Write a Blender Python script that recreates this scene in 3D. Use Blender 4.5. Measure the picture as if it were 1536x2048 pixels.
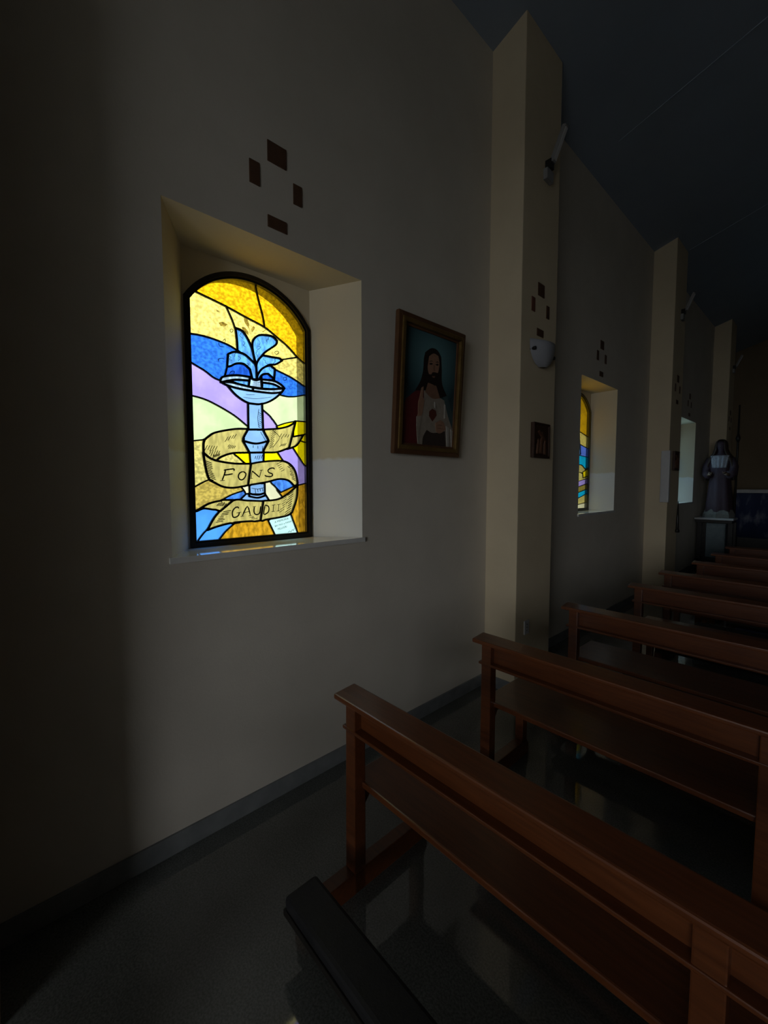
import bpy, bmesh, math, random
from mathutils import Vector, Matrix
from mathutils.geometry import delaunay_2d_cdt

# ------------------------------------------------------------------ clear
for o in list(bpy.data.objects):
    bpy.data.objects.remove(o, do_unlink=True)
scene = bpy.context.scene
COL = scene.collection
random.seed(7)

# ------------------------------------------------------------------ camera
FOCAL_PX, YAW, PITCH, ROLL = 841.5, 0.8278, 0.062, -0.0005
CAM = Vector((1.928, 0.0, 1.62))
fwd0 = Vector((-math.sin(YAW), math.cos(YAW), 0)); right0 = Vector((math.cos(YAW), math.sin(YAW), 0)); up0 = Vector((0, 0, 1))
fwd = fwd0 * math.cos(PITCH) - up0 * math.sin(PITCH)
up1 = up0 * math.cos(PITCH) + fwd0 * math.sin(PITCH)
rgt = right0 * math.cos(ROLL) + up1 * math.sin(ROLL)
up2 = -right0 * math.sin(ROLL) + up1 * math.cos(ROLL)
cd = bpy.data.cameras.new('camera'); cam = bpy.data.objects.new('camera', cd); COL.objects.link(cam)
cd.sensor_fit = 'HORIZONTAL'; cd.sensor_width = 36.0; cd.lens = 36.0 * FOCAL_PX / 1536.0
cd.clip_start = 0.02; cd.clip_end = 200
m = Matrix((rgt, up2, -fwd)).transposed().to_4x4(); m.translation = CAM
cam.matrix_world = m
scene.camera = cam

# ------------------------------------------------------------------ sky and exposure
SKY = 5.6
world = bpy.data.worlds.new('overcast_sky'); scene.world = world; world.use_nodes = True
bg = world.node_tree.nodes['Background']
bg.inputs['Color'].default_value = (0.93, 0.97, 1.0, 1)
# overcast sky: brighter towards the zenith, an even pale ground below the horizon
_nt = world.node_tree; _tc = _nt.nodes.new('ShaderNodeTexCoord'); _sp = _nt.nodes.new('ShaderNodeSeparateXYZ')
_nt.links.new(_tc.outputs['Generated'], _sp.inputs[0])
_mx = _nt.nodes.new('ShaderNodeMath'); _mx.operation = 'MAXIMUM'; _mx.inputs[1].default_value = 0.0; _nt.links.new(_sp.outputs['Z'], _mx.inputs[0])
_ma = _nt.nodes.new('ShaderNodeMath'); _ma.operation = 'MULTIPLY_ADD'; _nt.links.new(_mx.outputs[0], _ma.inputs[0])
_ma.inputs[1].default_value = 2.0 * SKY; _ma.inputs[2].default_value = SKY; _nt.links.new(_ma.outputs[0], bg.inputs['Strength'])
scene.view_settings.view_transform = 'Standard'; scene.view_settings.look = 'None'
scene.view_settings.exposure = 0.0; scene.view_settings.gamma = 1.0
scene.view_settings.use_curve_mapping = False

def portal(name, loc, direction, sx, sy):
    """daylight portal: tells the renderer where the sky comes in, gives no light of its own"""
    l = bpy.data.lights.new(name, 'AREA'); l.shape = 'RECTANGLE'; l.size = sx; l.size_y = sy
    l.cycles.is_portal = True
    o = bpy.data.objects.new(name, l); COL.objects.link(o)
    o.location = loc; o.rotation_euler = Vector(direction).to_track_quat('-Z', 'Y').to_euler()
    return o
WIN_Y = (1.07, 5.15, 9.23)          # centres of the window recesses along the left wall
for wy in WIN_Y:
    portal('daylight_portal', (-0.40, wy - 0.03, 2.03), (1, 0, 0), 0.74, 1.46)
portal('daylight_portal', (4.15, -7.35, 1.6), (0, 1, 0), 3.1, 3.2)

# ------------------------------------------------------------------ traced drawings (millimetres)
PANES = [
  (0,'amber',[(50,1230),(66,1251),(128,1304),(184,1339),(238,1359),(308,1374),(374,1365),(391,1296),(411,1230),(422,1168),(310,1195),(211,1220),(66,1248)]),
  (0,'amber',[(374,1365),(441,1356),(514,1324),(584,1279),(638,1235),(671,1208),(680,1016),(621,1050),(562,1096),(501,1129),(422,1168),(411,1230),(391,1296)]),
  (0,'pale',[(15,1200),(59,1249),(211,1220),(255,1123),(265,1011),(221,1028),(154,1040),(86,1045),(11,1040)]),
  (0,'pale',[(211,1220),(310,1195),(422,1168),(501,1129),(562,1096),(623,1049),(531,1018),(406,979),(300,981),(265,1011),(255,1123)]),
  (0,'pale2',[(531,1018),(624,1048),(680,1016),(677,886),(582,926),(478,954),(406,979)]),
  (0,'blue',[(11,1040),(86,1045),(154,1040),(221,1028),(265,1011),(331,983),(328,846),(169,842),(91,879),(15,911)]),
  (0,'blue',[(331,983),(406,979),(478,954),(582,926),(677,886),(676,842),(592,819),(512,817),(328,846)]),
  (0,'lavender',[(15,910),(91,879),(169,842),(328,846),(324,625),(313,624),(238,675),(138,721),(79,739),(18,747)]),
  (0,'lavender',[(390,734),(400,724),(447,690),(491,627),(476,616),(376,607),(379,715)]),
  (0,'green',[(18,747),(79,739),(138,721),(238,675),(313,624),(302,593),(145,569),(82,536),(20,525)]),
  (0,'green',[(328,846),(512,817),(592,819),(676,841),(676,685),(607,680),(553,666),(488,642),(447,690),(400,724),(337,777)]),
  (0,'straw',[(20,525),(83,536),(110,495),(107,345),(102,336),(24,297)]),
  (0,'straw2',[(24,297),(102,336),(149,328),(216,320),(271,307),(285,281),(215,258),(166,233),(91,208),(25,175)]),
  (0,'straw',[(132,428),(166,463),(229,474),(259,455),(299,424),(233,416)]),
  (0,'yellow',[(229,478),(331,484),(330,425),(299,424),(259,455)]),
  (0,'yellow',[(395,488),(485,496),(522,449),(472,436),(394,428)]),
  (0,'lavender',[(486,496),(586,528),(652,439),(674,419),(671,321),(618,309),(589,386),(523,448)]),
  (0,'yellow',[(586,527),(636,570),(677,561),(674,419),(652,439)]),
  (0,'yellow',[(601,682),(679,684),(678,616),(649,602),(587,589)]),
  (0,'yellow',[(636,598),(678,616),(677,561),(636,570)]),
  (0,'yellow',[(488,642),(541,663),(606,680),(570,643),(493,623)]),
  (0,'white',[(268,302),(325,307),(324,264),(296,262),(285,281)]),
  (0,'skyblue',[(166,233),(215,258),(284,280),(296,262),(261,230)]),
  (0,'white',[(400,322),(439,330),(510,246),(509,229),(437,218),(399,254)]),
  (0,'skyblue',[(439,330),(493,351),(552,339),(590,303),(503,268)]),
  (0,'ochre',[(503,268),(590,303),(605,284),(532,233),(509,229),(510,246)]),
  (0,'ochre',[(612,308),(671,321),(672,23),(613,24),(566,139),(585,182)]),
  (0,'ice',[(423,111),(566,142),(613,24),(470,14)]),
  (0,'ochre',[(226,106),(423,111),(470,14),(138,19),(181,68)]),
  (0,'sky',[(23,175),(63,193),(155,177),(83,81),(26,13)]),
  (0,'sky',[(26,13),(83,81),(144,104),(231,108),(181,68),(138,19)]),
  (1,'deep',[(209,917),(229,925),(259,943),(299,948),(333,927),(342,886),(268,882),(196,869)]),
  (1,'deep',[(399,906),(438,927),(476,895),(398,884)]),
  (2,'water',[(257,1124),(298,1115),(333,1068),(353,1016),(362,956),(336,974),(300,995),(266,1011),(264,1066)]),
  (2,'water',[(403,1123),(464,1130),(495,1113),(486,1088),(423,1036),(390,995),(369,957),(353,1016),(350,1072),(371,1105)]),
  (2,'water',[(209,917),(215,982),(250,1001),(301,1000),(347,972),(367,948),(370,879),(345,878),(333,927),(299,948),(259,943),(229,925)]),
  (2,'water',[(409,1016),(462,1017),(508,1019),(525,1010),(484,982),(439,969),(399,935),(373,896),(369,953),(384,989)]),
  (2,'water',[(450,971),(480,955),(474,900),(438,922),(404,912),(382,881),(371,882),(377,907),(405,945)]),
  (2,'stone',[(172,845),(189,864),(258,883),(334,887),(329,867),(257,860),(217,849),(174,833)]),
  (2,'stone',[(397,885),(471,889),(516,875),(538,857),(521,853),(470,870),(401,869)]),
  (2,'water',[(217,849),(257,859),(329,867),(323,835),(267,839)]),
  (2,'water',[(401,869),(470,870),(521,854),(458,842),(400,836)]),
  (2,'stone',[(332,883),(366,875),(396,888),(400,836),(323,835)]),
  (2,'stone',[(174,835),(227,842),(272,839),(349,833),(346,815),(266,816),(207,823)]),
  (2,'stone',[(349,833),(430,837),(536,857),(521,835),(458,820),(346,815)]),
  (2,'bowl',[(207,823),(266,816),(346,815),(458,820),(521,835),(480,797),(429,765),(374,748),(316,749),(255,778)]),
  (2,'bowl',[(318,747),(374,748),(399,755),(402,615),(317,607)]),
  (3,'bowl',[(318,606),(401,614),(434,555),(359,535),(285,545)]),
  (3,'bowl',[(285,545),(359,535),(434,555),(395,489),(321,484)]),
  (1,'bowl',[(321,486),(404,491),(401,433),(325,425)]),
  (1,'bowl',[(316,307),(406,320),(406,266),(363,257),(317,264)]),
  (2,'bowl',[(313,264),(363,256),(406,266),(408,252),(363,240),(315,249)]),
  (1,'bowl',[(261,223),(279,244),(313,260),(408,259),(431,225),(336,219)]),
  (2,'ribbon',[(79,471),(82,526),(107,555),(145,578),(242,603),(316,610),(286,554),(290,517),(318,484),(229,477),(166,454),(142,434),(109,447)]),
  (2,'ribbon',[(405,615),(494,628),(558,647),(606,676),(562,525),(485,496),(406,490),(434,555)]),
  (2,'ribbon',[(587,590),(657,606),(623,556),(598,534),(563,524)]),
  (2,'ribbon',[(77,471),(109,447),(142,434),(233,423),(328,425),(309,309),(235,296),(177,300),(130,322),(103,340),(88,393)]),
  (2,'ribbon',[(328,425),(394,438),(507,448),(566,430),(601,386),(615,320),(594,303),(552,337),(493,344),(419,327),(309,309)]),
  (2,'ribbon',[(223,228),(305,226),(396,221),(377,114),(231,112),(144,98),(87,81),(136,158)]),
  (2,'ribbon',[(396,221),(491,231),(562,269),(614,309),(607,233),(575,152),(530,131),(377,114)]),
  (2,'ribbon',[(36,179),(68,200),(105,218),(161,229),(223,228),(155,175),(113,189),(72,192)]),
]
INK = [
  (5,[(188,388),(180,362),(168,333)]),
  (5,[(178,386),(203,391),(233,394),(231,384)]),
  (5,[(180,361),(202,364),(226,369)]),
  (4,[(158,332),(182,334)]),
  (5,[(282,382),(264,374),(255,355),(264,339),(279,339),(293,354),(297,372),(282,382)]),
  (5,[(333,383),(326,346)]),
  (5,[(332,387),(355,369),(374,353)]),
  (5,[(387,391),(374,351)]),
  (4,[(320,345),(336,347)]),
  (4,[(377,390),(396,393)]),
  (5,[(465,398),(461,405),(441,403),(426,391),(433,379),(451,373),(453,363),(437,357),(412,360),(409,366)]),
  (5,[(253,185),(249,193),(233,189),(219,169),(221,143),(234,139),(252,149),(256,165)]),
  (4,[(241,162),(267,166)]),
  (5,[(272,143),(302,195),(318,144)]),
  (4,[(284,163),(310,166)]),
  (4,[(263,142),(282,144)]),
  (4,[(308,143),(327,145)]),
  (5,[(342,192),(339,165),(349,149),(371,155),(379,194)]),
  (4,[(333,191),(351,193)]),
  (5,[(405,199),(396,149),(419,155),(428,171),(425,191),(405,199)]),
  (5,[(457,198),(453,161)]),
  (4,[(447,196),(468,199)]),
  (4,[(444,160),(464,162)]),
  (5,[(489,200),(485,164)]),
  (4,[(480,199),(501,202)]),
  (4,[(476,162),(495,164)]),
  (3,[(99,510),(92,497),(85,483)]),
  (3,[(111,510),(105,498),(99,485)]),
  (3,[(123,510),(116,494),(108,479)]),
  (3,[(136,509),(129,497),(122,484)]),
  (3,[(148,509),(142,497),(135,485)]),
  (3,[(117,487),(112,475),(106,463)]),
  (3,[(128,487),(121,471),(113,455)]),
  (3,[(139,486),(132,471),(125,456)]),
  (3,[(150,486),(143,471),(136,456)]),
  (3,[(162,485),(156,475),(151,464)]),
  (4,[(133,464),(128,454),(123,445)]),
  (4,[(140,466),(136,458),(132,450)]),
  (4,[(147,468),(143,460),(139,453)]),
  (4,[(154,470),(150,463),(147,456)]),
  (4,[(161,472),(157,464),(153,457)]),
  (4,[(84,432),(101,426),(118,420)]),
  (4,[(86,423),(102,417),(119,411)]),
  (4,[(88,414),(104,408),(121,402)]),
  (4,[(90,405),(106,399),(123,393)]),
  (4,[(92,396),(103,392),(115,388)]),
  (4,[(94,387),(107,382),(119,378)]),
  (4,[(97,378),(111,372),(126,367)]),
  (4,[(99,368),(114,363),(130,357)]),
  (4,[(101,359),(117,353),(134,347)]),
  (4,[(103,350),(120,344),(137,337)]),
  (4,[(105,341),(115,337),(126,333)]),
  (4,[(107,332),(122,326),(136,320)]),
  (3,[(206,561),(197,546),(187,532)]),
  (3,[(221,567),(212,553),(203,540)]),
  (3,[(236,572),(229,561),(222,551)]),
  (3,[(251,578),(242,565),(233,551)]),
  (3,[(213,521),(208,514),(203,508)]),
  (3,[(221,519),(213,509),(205,498)]),
  (3,[(229,518),(221,508),(213,498)]),
  (3,[(237,517),(230,508),(224,500)]),
  (3,[(245,516),(239,509),(234,501)]),
  (3,[(453,607),(469,620),(486,634)]),
  (3,[(451,595),(465,606),(478,618)]),
  (3,[(449,583),(465,597),(481,610)]),
  (3,[(447,571),(463,585),(479,598)]),
  (3,[(445,560),(458,571),(471,581)]),
  (3,[(443,548),(455,558),(468,568)]),
  (3,[(441,536),(455,548),(469,559)]),
  (3,[(439,524),(452,535),(464,545)]),
  (3,[(437,513),(447,521),(458,530)]),
  (3,[(516,603),(508,591),(500,579)]),
  (3,[(532,602),(521,587),(510,571)]),
  (3,[(547,602),(541,592),(534,583)]),
  (3,[(563,602),(557,592),(550,582)]),
  (3,[(515,543),(507,534),(499,526)]),
  (3,[(525,545),(518,538),(512,531)]),
  (3,[(534,548),(527,539),(519,531)]),
  (3,[(544,550),(537,542),(530,534)]),
  (4,[(580,411),(568,417),(556,424)]),
  (4,[(583,400),(566,409),(548,418)]),
  (4,[(586,389),(575,395),(564,401)]),
  (4,[(589,378),(576,385),(563,392)]),
  (4,[(592,367),(580,373),(569,379)]),
  (4,[(594,357),(580,364),(565,372)]),
  (4,[(597,346),(585,352),(574,358)]),
  (4,[(600,335),(588,342),(575,348)]),
  (4,[(587,274),(565,260),(545,248)]),
  (4,[(584,260),(568,249),(551,239)]),
  (4,[(581,246),(562,234),(544,222)]),
  (4,[(579,232),(556,218),(534,204)]),
  (4,[(576,218),(562,209),(549,201)]),
  (4,[(574,204),(560,196),(547,188)]),
  (4,[(571,190),(556,181),(541,172)]),
  (4,[(569,176),(547,163),(527,151)]),
  (4,[(566,162),(547,151),(527,139)]),
  (3,[(544,258),(533,251),(521,244)]),
  (3,[(541,244),(529,236),(517,229)]),
  (3,[(538,230),(527,223),(516,216)]),
  (3,[(534,216),(521,208),(508,199)]),
  (3,[(531,202),(521,196),(512,189)]),
  (3,[(528,188),(513,178),(498,169)]),
  (3,[(525,173),(508,163),(492,153)]),
  (4,[(169,170),(191,174),(213,177)]),
  (4,[(163,161),(182,164),(201,167)]),
  (4,[(156,153),(178,156),(199,159)]),
  (4,[(150,144),(161,146),(173,147)]),
  (4,[(143,135),(158,137),(172,139)]),
  (4,[(137,127),(158,130),(179,133)]),
  (4,[(130,118),(150,121),(169,123)]),
  (4,[(137,203),(145,211),(153,219)]),
  (4,[(144,202),(155,213),(166,224)]),
  (4,[(152,201),(161,211),(170,220)]),
  (4,[(159,201),(170,211),(180,222)]),
  (4,[(167,200),(174,208),(182,216)]),
  (4,[(175,199),(182,207),(189,214)]),
  (3,[(313,135),(326,136),(339,138)]),
  (3,[(324,130),(334,131),(344,132)]),
  (3,[(334,124),(346,126),(359,128)]),
  (3,[(478,427),(496,435),(515,444)]),
  (3,[(485,417),(498,423),(511,429)]),
  (3,[(492,407),(502,412),(512,417)]),
  (3,[(499,398),(509,403),(520,408)]),
  (3,[(506,388),(518,393),(529,399)]),
  (3,[(378,705),(386,700),(394,696)]),
  (3,[(378,694),(384,690),(390,687)]),
  (3,[(378,683),(384,680),(390,676)]),
  (3,[(378,672),(383,669),(388,666)]),
  (3,[(377,661),(386,656),(395,651)]),
  (3,[(377,650),(384,646),(390,642)]),
  (3,[(377,639),(382,636),(388,632)]),
  (3,[(377,628),(382,625),(387,622)]),
  (3,[(379,724),(372,676),(376,623)]),
  (3,[(343,525),(342,518),(342,510)]),
  (3,[(369,525),(369,516),(369,508)]),
  (3,[(396,524),(396,512),(396,500)]),
  (3,[(387,601),(390,595),(393,590)]),
  (3,[(393,590),(396,585),(399,580)]),
  (3,[(400,580),(404,573),(408,566)]),
  (3,[(407,570),(410,564),(413,558)]),
  (3,[(413,560),(419,550),(424,541)]),
  (3,[(459,615),(501,581),(474,540),(457,519)]),
  (3,[(357,469),(354,461),(351,452)]),
  (3,[(370,472),(365,460),(361,449)]),
  (3,[(382,474),(377,461),(372,448)]),
  (3,[(395,476),(391,466),(387,455)]),
  (3,[(348,288),(350,276),(351,263)]),
  (3,[(362,290),(364,280),(365,271)]),
  (3,[(377,291),(378,283),(379,275)]),
  (3,[(391,293),(392,284),(393,275)]),
  (3,[(327,293),(364,288),(400,296)]),
  (-1,[(305,1191),(323,1187),(332,1164),(330,1140),(314,1157),(305,1173)]),
  (-1,[(292,1137),(309,1139),(324,1124),(328,1104),(308,1113),(296,1124)]),
  (-1,[(345,1141),(356,1158),(365,1153),(358,1135),(347,1122)]),
  (-1,[(170,1128),(190,1137),(216,1132),(204,1118),(180,1115)]),
  (-1,[(158,1201),(163,1189),(179,1183),(162,1181)]),
  (-1,[(406,1140),(423,1156),(429,1155),(415,1142)]),
  (3,[(233,1113),(245,1111),(237,1096),(228,1103),(233,1113)]),
  (3,[(166,935),(164,946),(181,954),(195,953)]),
  (3,[(485,1037),(480,1048),(497,1056),(505,1048),(485,1034)]),
  (3,[(528,904),(534,918),(552,918),(546,905),(528,904)]),
  (3,[(220,880),(228,896),(246,901),(243,887)]),
  (3,[(188,1041),(202,1056),(200,1037)]),
  (3,[(168,1030),(173,1013),(197,1014)]),
  (2,[(216,978),(227,971),(230,969),(222,956),(237,955)]),
  (2,[(265,984),(281,977),(281,973),(270,960),(271,957)]),
  (2,[(384,1093),(387,1089),(390,1083),(393,1077),(387,1063)]),
  (2,[(449,1122),(439,1114),(445,1110),(430,1100),(436,1091)]),
  (2,[(296,1063),(307,1062),(303,1049),(296,1045),(312,1038)]),
  (2,[(289,1107),(282,1097),(280,1090),(287,1084),(297,1079)]),
  (2,[(413,1003),(412,993),(422,990),(422,979),(438,975)]),
  (2,[(493,1018),(479,1008),(483,999),(479,994),(465,980)]),
  (2,[(443,968),(445,959),(447,951),(446,945),(457,938)]),
  (2,[(312,956),(324,953),(321,945),(310,933),(331,928)]),
  (2,[(375,1058),(396,1057),(391,1049),(379,1039),(369,1028)]),
  (2,[(262,1005),(258,1000),(251,988),(251,980),(246,975)]),
  (2,[(379,1031),(368,1020),(371,1013),(376,1009),(381,999)]),
  (2,[(306,791),(327,792),(359,798)]),
  (2,[(291,775),(348,774),(402,784),(457,799)]),
  (2,[(350,861),(366,862),(393,870)]),
  (2,[(545,36),(558,43),(565,36),(575,50),(582,43),(588,57)]),
]
INSCR = [(462, 94), (556, 114), (479, 63)]
FIGURE = [
  ('robe',[(93,311),(142,371),(218,419),(282,419),(268,335),(223,248),(225,162),(228,60),(86,52)]),
  ('tunic',[(270,422),(323,414),(443,393),(515,369),(563,317),(603,234),(624,64),(228,60),(211,236),(268,335)]),
  ('mantle',[(459,429),(513,409),(557,334),(615,282),(619,200),(527,284)]),
  ('shade',[(314,171),(381,155),(504,178),(521,66),(276,60),(282,124)]),
  ('hair',[(267,663),(323,699),(381,699),(425,664),(437,583),(448,489),(504,419),(434,392),(389,446),(321,474),(290,425),(187,409),(232,475),(254,548),(256,618)]),
  ('skin2',[(305,476),(389,468),(434,392),(357,381),(282,413)]),
  ('skin',[(304,644),(348,670),(395,663),(411,611),(395,547),(354,507),(316,522),(295,567)]),
  ('hair',[(307,531),(332,533),(344,549),(365,553),(399,553),(398,503),(372,466),(333,479)]),
  ('skin2',[(340,524),(374,529),(366,517),(349,515)]),
  ('hair',[(305,596),(326,606),(344,603),(326,592)]),
  ('hair',[(369,603),(388,612),(403,608),(389,598)]),
  ('hair',[(301,608),(325,620),(346,617),(325,616)]),
  ('hair',[(365,616),(388,626),(404,622),(388,621)]),
  ('skin2',[(352,600),(361,596),(370,562),(352,556)]),
  ('heart',[(359,314),(394,305),(405,275),(366,231),(330,264),(331,294)]),
  ('skin',[(229,367),(243,434),(262,445),(260,377),(278,356),(265,291),(254,252),(223,248),(219,334)]),
  ('tunic',[(207,247),(262,259),(241,164),(236,60),(218,140)]),
  ('skin',[(396,224),(448,249),(484,233),(508,190),(451,158),(407,166)]),
  ('skin2',[(405,208),(449,218),(484,207),(449,208)]),
  ('skin2',[(406,188),(449,195),(490,188),(450,187)]),
  ('fold',[(511,213),(539,204),(553,71),(530,67)]),
  ('fold',[(562,195),(586,185),(614,75),(590,74)]),
  ('fold',[(479,358),(493,354),(500,269),(487,262)]),
  ('fold',[(375,361),(385,357),(393,319),(380,323)]),
]
# ------------------------------------------------------------------ helpers
def tag(o, label=None, cat=None, group=None, kind=None):
    if label: o['label'] = label
    if cat: o['category'] = cat
    if group: o['group'] = group
    if kind: o['kind'] = kind
    return o

def empty(name, loc=(0, 0, 0), parent=None):
    o = bpy.data.objects.new(name, None); COL.objects.link(o); o.location = loc
    o.empty_display_size = 0.1
    if parent: o.parent = parent
    return o

def link(name, me, parent=None):
    o = bpy.data.objects.new(name, me); COL.objects.link(o)
    if parent: o.parent = parent
    return o

class MB:
    """collects boxes, prisms, tubes and lofts into one mesh"""
    def __init__(self): self.v = []; self.f = []
    def add(self, vs, fs):
        n = len(self.v); self.v += [tuple(p) for p in vs]; self.f += [tuple(i + n for i in f) for f in fs]; return self
    def box(self, x0, x1, y0, y1, z0, z1):
        return self.add([(x0,y0,z0),(x1,y0,z0),(x1,y1,z0),(x0,y1,z0),(x0,y0,z1),(x1,y0,z1),(x1,y1,z1),(x0,y1,z1)],
                        [(0,3,2,1),(4,5,6,7),(0,1,5,4),(1,2,6,5),(2,3,7,6),(3,0,4,7)])
    def quad(self, a, b, c, d): return self.add([a, b, c, d], [(0, 1, 2, 3)])
    def prism_x(self, pts, x0, x1):
        """polygon in (y, z) extruded along x"""
        n = len(pts)
        return self.add([(x0, y, z) for y, z in pts] + [(x1, y, z) for y, z in pts],
                        [tuple(range(n))[::-1], tuple(range(n, 2*n))] + [(i, (i+1) % n, n + (i+1) % n, n + i) for i in range(n)])
    def prism_y(self, pts, y0, y1):
        n = len(pts)
        return self.add([(x, y0, z) for x, z in pts] + [(x, y1, z) for x, z in pts],
                        [tuple(range(n)), tuple(range(n, 2*n))[::-1]] + [(i, n + i, n + (i+1) % n, (i+1) % n) for i in range(n)])
    def tube(self, pts, rad, seg=8, cap=True):
        pts = [Vector(p) for p in pts]; rings = []
        for i, p in enumerate(pts):
            d = (pts[min(i+1, len(pts)-1)] - pts[max(i-1, 0)]).normalized()
            a = d.orthogonal().normalized() if i == 0 else (prev - d * prev.dot(d)).normalized()
            prev = a; b = d.cross(a); r = rad[i] if isinstance(rad, (list, tuple)) else rad
            rings.append([p + (a*math.cos(t) + b*math.sin(t)) * r for t in [2*math.pi*k/seg for k in range(seg)]])
        return self.loft(rings, cap)
    def loft(self, rings, cap=True):
        s = len(rings[0]); vs = [p for r in rings for p in r]; fs = []
        for i in range(len(rings) - 1):
            for k in range(s):
                fs.append((i*s+k, i*s+(k+1) % s, (i+1)*s+(k+1) % s, (i+1)*s+k))
        if cap: fs += [tuple(range(s))[::-1], tuple(range((len(rings)-1)*s, len(rings)*s))]
        return self.add(vs, fs)
    def mesh(self, name, mat=None, smooth=False, bevel=0):
        me = bpy.data.meshes.new(name); me.from_pydata(self.v, [], self.f); me.update()
        bm = bmesh.new(); bm.from_mesh(me)
        bmesh.ops.recalc_face_normals(bm, faces=bm.faces)
        if bevel:
            es = [e for e in bm.edges if len(e.link_faces) == 2 and e.calc_face_angle(0) > 0.6]
            bmesh.ops.bevel(bm, geom=es, offset=bevel, segments=2, profile=0.6, affect='EDGES', clamp_overlap=True)
        for f in bm.faces: f.smooth = smooth
        bm.to_mesh(me); bm.free()
        if mat: me.materials.append(mat)
        return me
    def build(self, name, mat=None, parent=None, smooth=False, bevel=0):
        return link(name, self.mesh(name, mat, smooth, bevel), parent)

# ------------------------------------------------------------------ materials
def new_mat(name):
    mt = bpy.data.materials.new(name); mt.use_nodes = True
    nt = mt.node_tree; return mt, nt, nt.nodes['Principled BSDF']

def ramp2(nt, fac, c0, c1, p0=0.3, p1=0.7):
    r = nt.nodes.new('ShaderNodeValToRGB'); nt.links.new(fac, r.inputs[0])
    r.color_ramp.elements[0].position = p0; r.color_ramp.elements[1].position = p1
    r.color_ramp.elements[0].color = (*c0, 1); r.color_ramp.elements[1].color = (*c1, 1)
    return r.outputs[0]

def noise(nt, scale, detail=4, rough=0.6, stretch=None):
    tc = nt.nodes.new('ShaderNodeTexCoord'); src = tc.outputs['Object']
    if stretch:
        mp = nt.nodes.new('ShaderNodeMapping'); mp.inputs['Scale'].default_value = stretch
        nt.links.new(src, mp.inputs[0]); src = mp.outputs[0]
    n = nt.nodes.new('ShaderNodeTexNoise'); n.inputs['Scale'].default_value = scale
    n.inputs['Detail'].default_value = detail; n.inputs['Roughness'].default_value = rough
    nt.links.new(src, n.inputs['Vector']); return n.outputs['Fac']

def bump(nt, b, fac, strength, dist=0.002):
    bp = nt.nodes.new('ShaderNodeBump'); bp.inputs['Strength'].default_value = strength; bp.inputs['Distance'].default_value = dist
    nt.links.new(fac, bp.inputs['Height']); nt.links.new(bp.outputs[0], b.inputs['Normal'])

def mat(name, c0, c1=None, scale=8, rough=0.6, bmp=0, bscale=60, stretch=None, metal=0, ior=1.45, coat=0):
    mt, nt, b = new_mat(name)
    c1 = c1 or tuple(min(1, k*1.12) for k in c0)
    nt.links.new(ramp2(nt, noise(nt, scale, stretch=stretch), c0, c1), b.inputs['Base Color'])
    b.inputs['Roughness'].default_value = rough; b.inputs['Metallic'].default_value = metal
    b.inputs['IOR'].default_value = ior; b.inputs['Coat Weight'].default_value = coat
    b.inputs['Coat Roughness'].default_value = 0.15
    if bmp: bump(nt, b, noise(nt, bscale, 3), bmp)
    return mt

M = {}
M['plaster'] = mat('cream_plaster', (.60, .555, .48), (.66, .61, .53), 2.2, .85, .25, 90)
M['pilaster'] = mat('warm_cream_plaster', (.62, .52, .36), (.68, .575, .40), 2.2, .85, .25, 90)
M['ceiling'] = mat('blue_grey_ceiling_paint', (.27, .32, .39), (.30, .355, .43), 1.5, .8, .15, 60)
M['paving'] = mat('dark_outdoor_paving', (.045, .045, .045), (.07, .07, .07), 3, .9)
M['ochre_paint'] = mat('dull_brown_paint', (.25, .22, .17), (.29, .255, .20), 2, .85)
M['endwall'] = mat('brown_end_wall_paint', (.20, .15, .09), (.24, .18, .11), 1.5, .85)
M['skirting'] = mat('grey_marble_skirting', (.17, .18, .185), (.24, .25, .255), 9, .25)
M['sill'] = mat('white_marble_sill', (.72, .72, .70), (.84, .84, .82), 7, .07, ior=1.9)
M['black'] = mat('black_painted_iron', (.012, .011, .010), (.022, .02, .018), 30, .35, .2, 120)
M['lead'] = mat('dark_lead_came', (.008, .008, .008), (.016, .016, .016), 40, .55)
M['ink'] = mat('dark_glass_paint', (.012, .010, .006), (.02, .016, .01), 40, .7)
M['tile'] = mat('brown_glazed_tile', (.085, .042, .022), (.12, .06, .03), 30, .45)
M['tile_red'] = mat('reddish_glazed_tile', (.16, .06, .04), (.20, .075, .05), 30, .45)
M['wood'] = mat('red_brown_varnished_wood', (.078, .021, .0055), (.138, .040, .0105), 5, .34, .15, 40, stretch=(1.0, 14, 14), ior=1.5, coat=.35)
M['pad'] = mat('black_vinyl_pad', (.012, .012, .014), (.02, .02, .022), 20, .5, .3, 150)
M['gilt'] = mat('gilt_frame_wood', (.16, .095, .03), (.26, .16, .05), 12, .28, .2, 60, metal=.45)
M['framewood'] = mat('brown_frame_wood', (.09, .04, .018), (.13, .06, .025), 12, .4)
M['glassfrost'] = mat('frosted_white_glass', (.30, .31, .34), (.34, .35, .38), 5, .35)
M['white'] = mat('white_painted_metal', (.55, .55, .56), (.62, .62, .62), 5, .4)
M['grey'] = mat('grey_plastic', (.22, .22, .22), (.28, .28, .28), 5, .5)
M['icon'] = mat('dark_carved_wood', (.03, .012, .007), (.06, .025, .012), 18, .5, .4, 60)
M['icon2'] = mat('carved_relief_wood', (.09, .04, .022), (.14, .065, .035), 25, .5)
M['stand'] = mat('black_stand_wood', (.012, .01, .009), (.02, .017, .014), 12, .45)
M['paleedge'] = mat('pale_marble_top', (.4, .4, .4), (.5, .5, .5), 8, .3)
M['veil'] = mat('dark_brown_veil', (.035, .022, .016), (.05, .032, .024), 14, .7)
M['habit'] = mat('purple_brown_habit', (.04, .024, .034), (.06, .036, .05), 16, .7, stretch=(6, 6, 1))
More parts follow.
